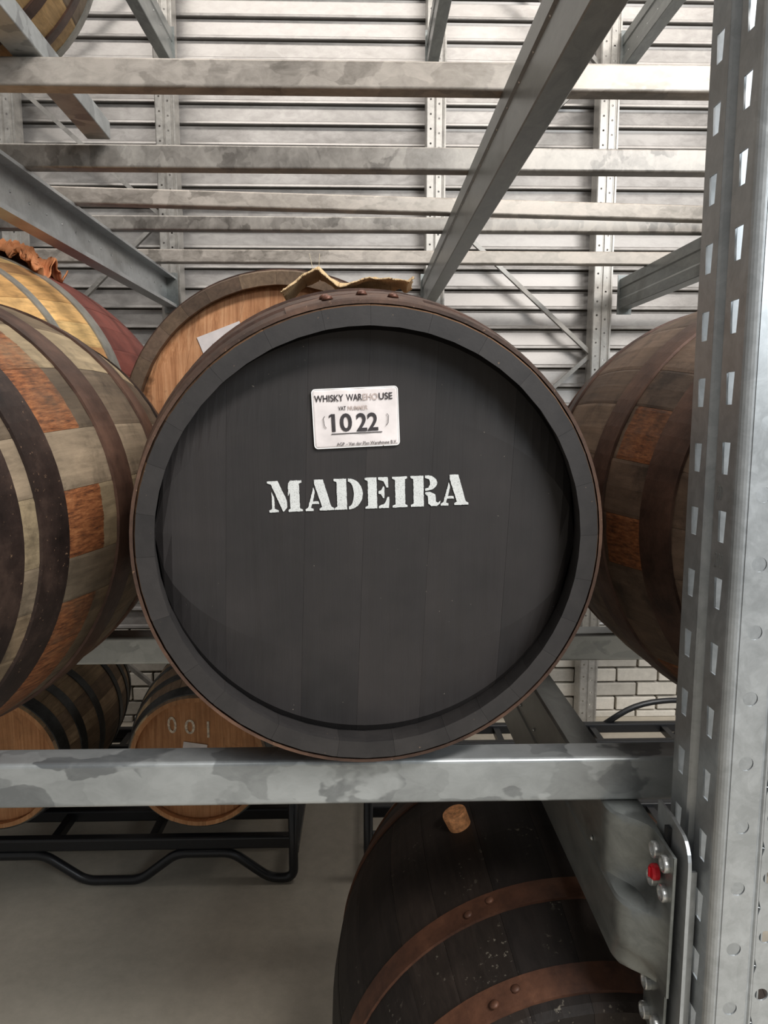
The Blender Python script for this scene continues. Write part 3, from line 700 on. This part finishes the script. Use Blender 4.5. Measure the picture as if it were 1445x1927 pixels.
pallet_beam('low pallet beam at far right under the dark brown barrel', 1.27, -0.75, -0.554, 0.93, YE, 1, 0.055, (0.1,))

# low centre pallet beam with crimped end and riveted connector hooked to the post
lb_ = empty('pallet_beam', (0.3675, 2.28, -0.75)); tag(lb_, 'low pallet beam below the front cross beam, riveted to the connector with a red clip', 'beam')
bo = Vector((0.3675, 2.28, -0.75))
ys = [0.862, 0.875, 0.890, 0.902, 0.914, 0.926, 0.938, 0.950, 0.962, 0.975, 0.99, 1.01, 1.04, 1.3, 1.8, 2.5, 3.2, YE]
zs = [-0.750, -0.7485, -0.742, -0.725, -0.712, -0.700, -0.688, -0.670, -0.654, -0.650, -0.646, -0.628, -0.618, -0.606, -0.594, -0.580, -0.566, -0.557, -0.5545, -0.554]
def sm(a, b, t): t = max(0, min(1, (t - a) / (b - a))); return t * t * (3 - 2 * t)
v = []; f = []
for y in ys:
    for zz in zs:
        flat = 1 - sm(0.928, 0.985, y)
        zone_t = sm(-0.665, -0.635, zz); zone_b = 1 - sm(-0.735, -0.700, zz)
        mid = 1 - sm(0.864, 0.925, y)
        flat = flat if zone_t > 0.5 else 1 - sm(0.885, 0.935, y)
        k = max(flat * zone_t, flat * zone_b, mid)
        base = 0.340
        if zz > -0.5575: base = 0.340 + (zz + 0.5575) / 0.0035 * 0.006
        if zz < -0.745: base = 0.340 + (-0.745 - zz) / 0.005 * 0.006
        if -0.6535 <= zz <= -0.6465: base += 0.0025
        if zz > -0.65: base += 0.0015
        v.append((base + (0.3875 - base) * k, y, zz))
    xr_ = 0.395 - 0.004 * (1 - sm(0.87, 0.95, y)); v.append((xr_, y, -0.554)); v.append((xr_, y, -0.750))
m_ = len(zs) + 2
for i in range(len(ys) - 1):
    for j in range(m_): f.append((i * m_ + j, i * m_ + (j + 1) % m_, (i + 1) * m_ + (j + 1) % m_, (i + 1) * m_ + j))
f += [tuple(range(m_)), tuple(range(len(v) - 1, len(v) - 1 - m_, -1))]
bs = ob('beam_section', [Vector(p_) - bo for p_ in v], f, 'pallet', lb_, smooth=True)
es = bs.modifiers.new('edges', 'EDGE_SPLIT'); es.split_angle = R(32)
rv = MB(); y = 1.037
while y < 3.6: rv.dome((0.3405 - bo.x, y - bo.y, -0.632 - bo.z), (-1, 0, 0), 0.0042, 0.003, 8); y += 0.129
r_ = rv.build('rivets', 'rivet_m', lb_, smooth=True); r_['kind'] = 'stuff'
# crimped tab of the beam end and the connector plate behind it
def plate(pts, x0, x1, hole=None):
    v = [(x0, a, b) for a, b in pts] + [(x1, a, b) for a, b in pts]; n = len(pts)
    return v, [(i, (i + 1) % n, (i + 1) % n + n, i + n) for i in range(n)] + [tuple(range(n)), tuple(range(2 * n - 1, n - 1, -1))]
tabp = [(0.8605, -0.5545), (0.935, -0.5545), (0.935, -0.835), (0.869, -0.835), (0.867, -0.735), (0.8625, -0.730)]
v, f = plate(tabp, 0.388, 0.3915); tb = ob('end_tab', [Vector(p_) - bo for p_ in v], f, 'pallet', lb_)
con = empty('beam_connector', (0.40, 0.90, -0.90)); tag(con, 'flat steel connector with rounded top corner between rack post and low pallet beam', 'connector')
co = Vector((0.40, 0.90, -0.90))
cp = [(0.845, -0.90), (0.845, -0.56)] + [(0.845 + 0.028 * (1 - math.cos(R(a))), -0.56 + 0.035 * math.sin(R(a))) for a in (15, 30, 45, 60, 75, 90)] + [(0.900, -0.521), (0.944, -0.521), (0.944, -0.90)]
v, f = plate(cp, 0.3990, 0.4035); cpl = ob('connector_plate', [Vector(p_) - co for p_ in v], f, 'post', con)
MB().box(-0.0070, -0.0015, -0.004, 0.006, 0.33, 0.365).build('hook_slot', 'tube', con)
MB().box(0.0035, 0.0155, -0.045, -0.041, 0.0, 0.33).build('side_flange', 'post', con)
for i, (y, zz) in enumerate(((0.914, -0.575), (0.880, -0.574), (0.918, -0.617), (0.881, -0.615), (0.920, -0.772), (0.922, -0.818), (0.884, -0.806))):
    MB().lathe([(0.0112, 0), (0.0112, 0.006), (0.0100, 0.0075), (0.0080, 0.0070), (0.0070, 0.0030), (0.002, 0.0028)], Vector((0.388, y, zz)) - bo, (-1, 0, 0), 20).build('rivet', 'rivet_m', lb_, smooth=False)
clip = MB().lathe([(0.0105, 0), (0.0105, 0.006), (0.0085, 0.009), (0.004, 0.0085), (0.002, 0.0085)], (0, 0, 0), (-1, 0, 0), 20)
clip.box(-0.012, -0.008, -0.0015, 0.0015, -0.006, 0.006)
rc = clip.build('safety_clip', 'red', None, (0.3835, 0.899, -0.597)); tag(rc, 'round red plastic safety clip among the rivets of the low pallet beam', 'clip')

# ---------------------------------------------------------------- upright posts
def holed_strip(mb, P, u0, u1, v0, v1, pitch, phase, cu, hw, hh, kind, taper=1.0):
    """flat strip with holes; P(u,v)->3D; cells one pitch high around each hole"""
    k0 = math.floor((v0 - phase) / pitch) - 1; v = v0; cells = []
    k = k0
    while True:
        c = phase + k * pitch; lo, hi = c - pitch / 2, c + pitch / 2; k += 1
        if hi <= v0 + 1e-6: continue
        if lo >= v1 - 1e-6: break
        full = lo >= v0 - 1e-6 and hi <= v1 + 1e-6
        lo_, hi_ = max(lo, v0), min(hi, v1)
        if not full:
            mb.add([P(u0, lo_), P(u1, lo_), P(u1, hi_), P(u0, hi_)], [(0, 1, 2, 3)]); continue
        if kind == 'rect': hole = [(cu - hw * taper, c - hh), (cu + hw * taper, c - hh), (cu + hw, c + hh), (cu - hw, c + hh)]; out = [(u0, lo), (u1, lo), (u1, hi), (u0, hi)]
        else:
            n = 20; hole = []; out = []
            for i in range(n):
                a = 2 * math.pi * (i + .5) / n - R(135) ; ca_, sa_ = math.cos(a), math.sin(a)
                hole.append((cu + hw * ca_, c + hw * sa_))
                m = max(abs(ca_), abs(sa_)); qx, qy = ca_ / m, sa_ / m
                out.append((cu + (u1 - cu) * qx if qx > 0 else cu + (cu - u0) * qx, c + pitch / 2 * qy))
        n = len(hole)
        vv = [P(*q) for q in out] + [P(*q) for q in hole]
        ff = [(i, (i + 1) % n, (i + 1) % n + n, i + n) for i in range(n)]
        if kind != 'rect':   # corners of the square
            base = len(vv); cs = [(u0, lo), (u1, lo), (u1, hi), (u0, hi)]; vv += [P(*q) for q in cs]
            for ci, (cx, cy) in enumerate(cs):
                best = sorted(range(n), key=lambda i: math.hypot(out[i][0] - cx, out[i][1] - cy))[:2]
                i, j = sorted(best)
                if j - i > 1: i, j = j, i
                ff.append((i, base + ci, j))
        mb.add(vv, ff)
def quad(mb, a, b, v0, v1): mb.add([(a[0], a[1], v0), (b[0], b[1], v0), (b[0], b[1], v1), (a[0], a[1], v1)], [(0, 1, 2, 3)])
def post_mesh(v0, v1, pitch=0.0802):
    """near post profile: local X to the right from the web face, local Y away from the camera"""
    mb = MB()
    Pw = lambda y, z_: (0.0, y, z_)
    holed_strip(mb, Pw, 0.012, 0.055, v0, v1, pitch, 0.350, 0.033, 0.0095, 0.0185, 'rect', 0.72)
    holed_strip(mb, Pw, 0.082, 0.127, v0, v1, pitch, 0.347, 0.105, 0.0095, 0.0175, 'rect', 0.72)
    g = [(0, 0.055), (0.002, 0.0575), (0.009, 0.060), (0.009, 0.076), (0.002, 0.0795), (0, 0.082)]
    for a, b in zip(g, g[1:]): quad(mb, a, b, v0, v1)
    fr = [(0, 0.012)] + [(0.012 - 0.012 * math.cos(R(t)), 0.012 - 0.012 * math.sin(R(t))) for t in (15, 30, 45, 60, 75, 90)]
    for a, b in zip(fr, fr[1:]): quad(mb, a, b, v0, v1)
    holed_strip(mb, lambda u, z_: (u, 0.0, z_), 0.012, 0.0475, v0, v1, 0.0797, -0.090, 0.0285, 0.0088, 0.0088, 'round')
    for a, b in zip([(0.0475, 0), (0.0495, 0.0025), (0.052, 0.003), (0.054, 0.001)], [(0.0495, 0.0025), (0.052, 0.003), (0.054, 0.001), (0.056, 0.001)]): quad(mb, a, b, v0, v1)
    holed_strip(mb, lambda u, z_: (u, 0.001, z_), 0.056, 0.083, v0, v1, 0.0775, -0.633, 0.0675, 0.0082, 0.0082, 'round')
    bk = [(0.083, 0.001), (0.104, 0.001), (0.108, 0.004), (0.108, 0.018)]
    for a, b in zip(bk, bk[1:]): quad(mb, a, b, v0, v1)
    br = [(0, 0.127)] + [(0.008 - 0.008 * math.cos(R(t)), 0.127 + 0.008 * math.sin(R(t))) for t in (30, 60, 90)] + [(0.128, 0.135), (0.132, 0.131), (0.132, 0.118)]
    for a, b in zip(br, br[1:]): quad(mb, a, b, v0, v1)
    return mb
pm = post_mesh(-1.65, 1.55)
post = ob('upright_post', [(x, y, z_ + 1.65) for x, y, z_ in pm.v], pm.f, 'post', None, (0.42, 0.82, -1.65))
bm = bmesh.new(); bm.from_mesh(post.data); bmesh.ops.remove_doubles(bm, verts=bm.verts, dist=0.00005); bmesh.ops.recalc_face_normals(bm, faces=bm.faces); bm.to_mesh(post.data); bm.free()
solidify(post, 0.0022, 0)
tag(post, 'tall perforated galvanized rack post in the right foreground', 'post')
for s_, yy, zz in (('80', 0.031, -0.091), ('200', 0.028, -0.171)):
    text_mesh(s_, 0.026, 'stamp', post, name='stamped_number', xs=0.55, loc=(-0.0014, yy + 0.018, zz + 1.65 - 0.01), rot=(R(90), 0, R(-90)), bold=-0.0006)
# rear frames: two posts and zig-zag braces each
def rear_post_mesh(v0, v1):
    mb = MB(); pitch = 0.066
    holed_strip(mb, lambda u, z_: (u, 0.0, z_), 0.004, 0.036, v0, v1, pitch, 0.02, 0.020, 0.0048, 0.0048, 'round')
    for a, b in zip([(0.036, 0), (0.039, 0.006), (0.043, 0.006)], [(0.039, 0.006), (0.043, 0.006), (0.046, 0)]): quad(mb, a, b, v0, v1)
    holed_strip(mb, lambda u, z_: (u, 0.0, z_), 0.046, 0.074, v0, v1, pitch, 0.0, 0.060, 0.0048, 0.0048, 'round')
    for a, b in zip([(0.074, 0), (0.078, 0.006), (0.082, 0.006), (0.085, 0), (0.092, 0), (0, 0.09), (0, 0.004)], [(0.078, 0.006), (0.082, 0.006), (0.085, 0), (0.092, 0), (0.092, 0.09), (0, 0.004), (0.004, 0)]): quad(mb, a, b, v0, v1)
    return mb
rp = rear_post_mesh(-1.65, 2.4)
rp_me = None
def rear_frame(label, xs, nodes):
    global rp_me
    cx = sum(xs) / 2 + 0.045; root = empty('storage_rack', (cx, 3.76, -1.65)); tag(root, label, 'rack frame')
    for x in xs:
        if rp_me is None:
            o = ob('post', [(a, b, c + 1.65) for a, b, c in rp.v], rp.f, 'rear_post', root); rp_me = o.data
            bm = bmesh.new(); bm.from_mesh(rp_me); bmesh.ops.remove_doubles(bm, verts=bm.verts, dist=0.00005); bm.to_mesh(rp_me); bm.free()
        else:
            o = bpy.data.objects.new('post', rp_me); C.objects.link(o); o.parent = root
        o.location = (x - cx, -0.035, 0); solidify(o, 0.002, 0)
    for (xa, za), (xb, zb) in zip(nodes, nodes[1:]):
        a = Vector((xa - cx, 0.02, za + 1.65)); b = Vector((xb - cx, 0.02, zb + 1.65)); d = (b - a); L = d.length
        o = MB().extrude([(-.012, 0), (.012, 0), (.012, .02), (-.012, .02)], 2, 0, L).build('brace', 'brace', root)
        o.location = a; o.rotation_euler = d.to_track_quat('Z', 'Y').to_euler()
rear_frame('rear rack frame with zig-zag braces behind the big dark pallet beam', (0.300, 1.125), [(0.385, 2.40), (1.14, 1.63), (0.385, 0.96), (1.14, 0.285), (0.385, -0.39), (1.14, -1.06), (0.385, -1.60)])
rear_frame('rear rack frame at the left with zig-zag braces behind the channel beam', (-1.72, -0.975), [(-0.97, 2.25), (-1.63, 1.52), (-0.97, 0.93), (-1.63, 0.30), (-0.97, -0.33), (-1.63, -0.96), (-0.97, -1.55)])
# ---------------------------------------------------------------- black tube cradles on the floor
def bend(pts, r=0.06, n=5):
    out = [Vector(pts[0])]
    for i in range(1, len(pts) - 1):
        a, b, c = Vector(pts[i - 1]), Vector(pts[i]), Vector(pts[i + 1])
        p0 = b + (a - b).normalized() * min(r, (a - b).length / 2); p1 = b + (c - b).normalized() * min(r, (c - b).length / 2)
        for k in range(n + 1):
            t = k / n; out.append(p0 * (1 - t) ** 2 + b * 2 * t * (1 - t) + p1 * t * t)
    out.append(Vector(pts[-1])); return out
def cradle(label, xr, width, hoop_up=False):
    """xr: right end; front rail at Y 2.47"""
    zr = 0.155; root = empty('barrel_cradle', (xr - width / 2, 2.93, -1.65)); tag(root, label, 'cradle')
    h = width / 2
    for y in (-0.46, -0.27, 0.27, 0.46):
        MB().extrude(rrect(y - 0.019, y + 0.019, zr - 0.023, zr + 0.023, 0.008, 3), 0, -h, h).build('rail', 'tube', root)
    for x in (-h * 0.78, -h * 0.36, h * 0.12, h * 0.48):
        for ya, yb in ((-0.46, -0.27), (0.27, 0.46)):
            MB().box(x - 0.014, x + 0.014, ya, yb, zr - 0.018, zr + 0.012).build('cross_tie', 'tube', root)
    for x in (-h, h):
        MB().box(x - 0.017, x + 0.017, -0.46, 0.46, zr - 0.05, zr - 0.02).build('side_rail', 'tube', root)
    for y in (-0.47, 0.47):
        half = [(h, zr + 0.26), (h, 0.018), (h - 0.085, 0.018), (h - 0.216, zr - 0.038), (h - 0.41, zr - 0.038), (h - 0.54, 0.018), (h - 0.73, 0.018), (h - 0.87, zr - 0.038)]
        pts = [(-a, y, b) for a, b in half] + [(a, y, b) for a, b in reversed(half)]
        MB().tube(bend(pts, 0.035), 0.0165, 10).build('bent_tube', 'tube', root, smooth=True)
    if hoop_up:
        for y in (-0.47, 0.47):
            pts = [(0.17, y, zr), (0.34, y, zr + 0.115), (0.62, y, zr + 0.135), (0.80, y, zr)]
            MB().tube(bend(pts, 0.12), 0.014, 8).build('saddle_tube', 'tube', root, smooth=True)
    return root
cradle('black tubular steel cradle holding the cask chalked 001', -0.255, 1.92)
cradle('black tubular steel cradle behind the nearly black barrel, seen at its left end', 1.93, 1.92, True)
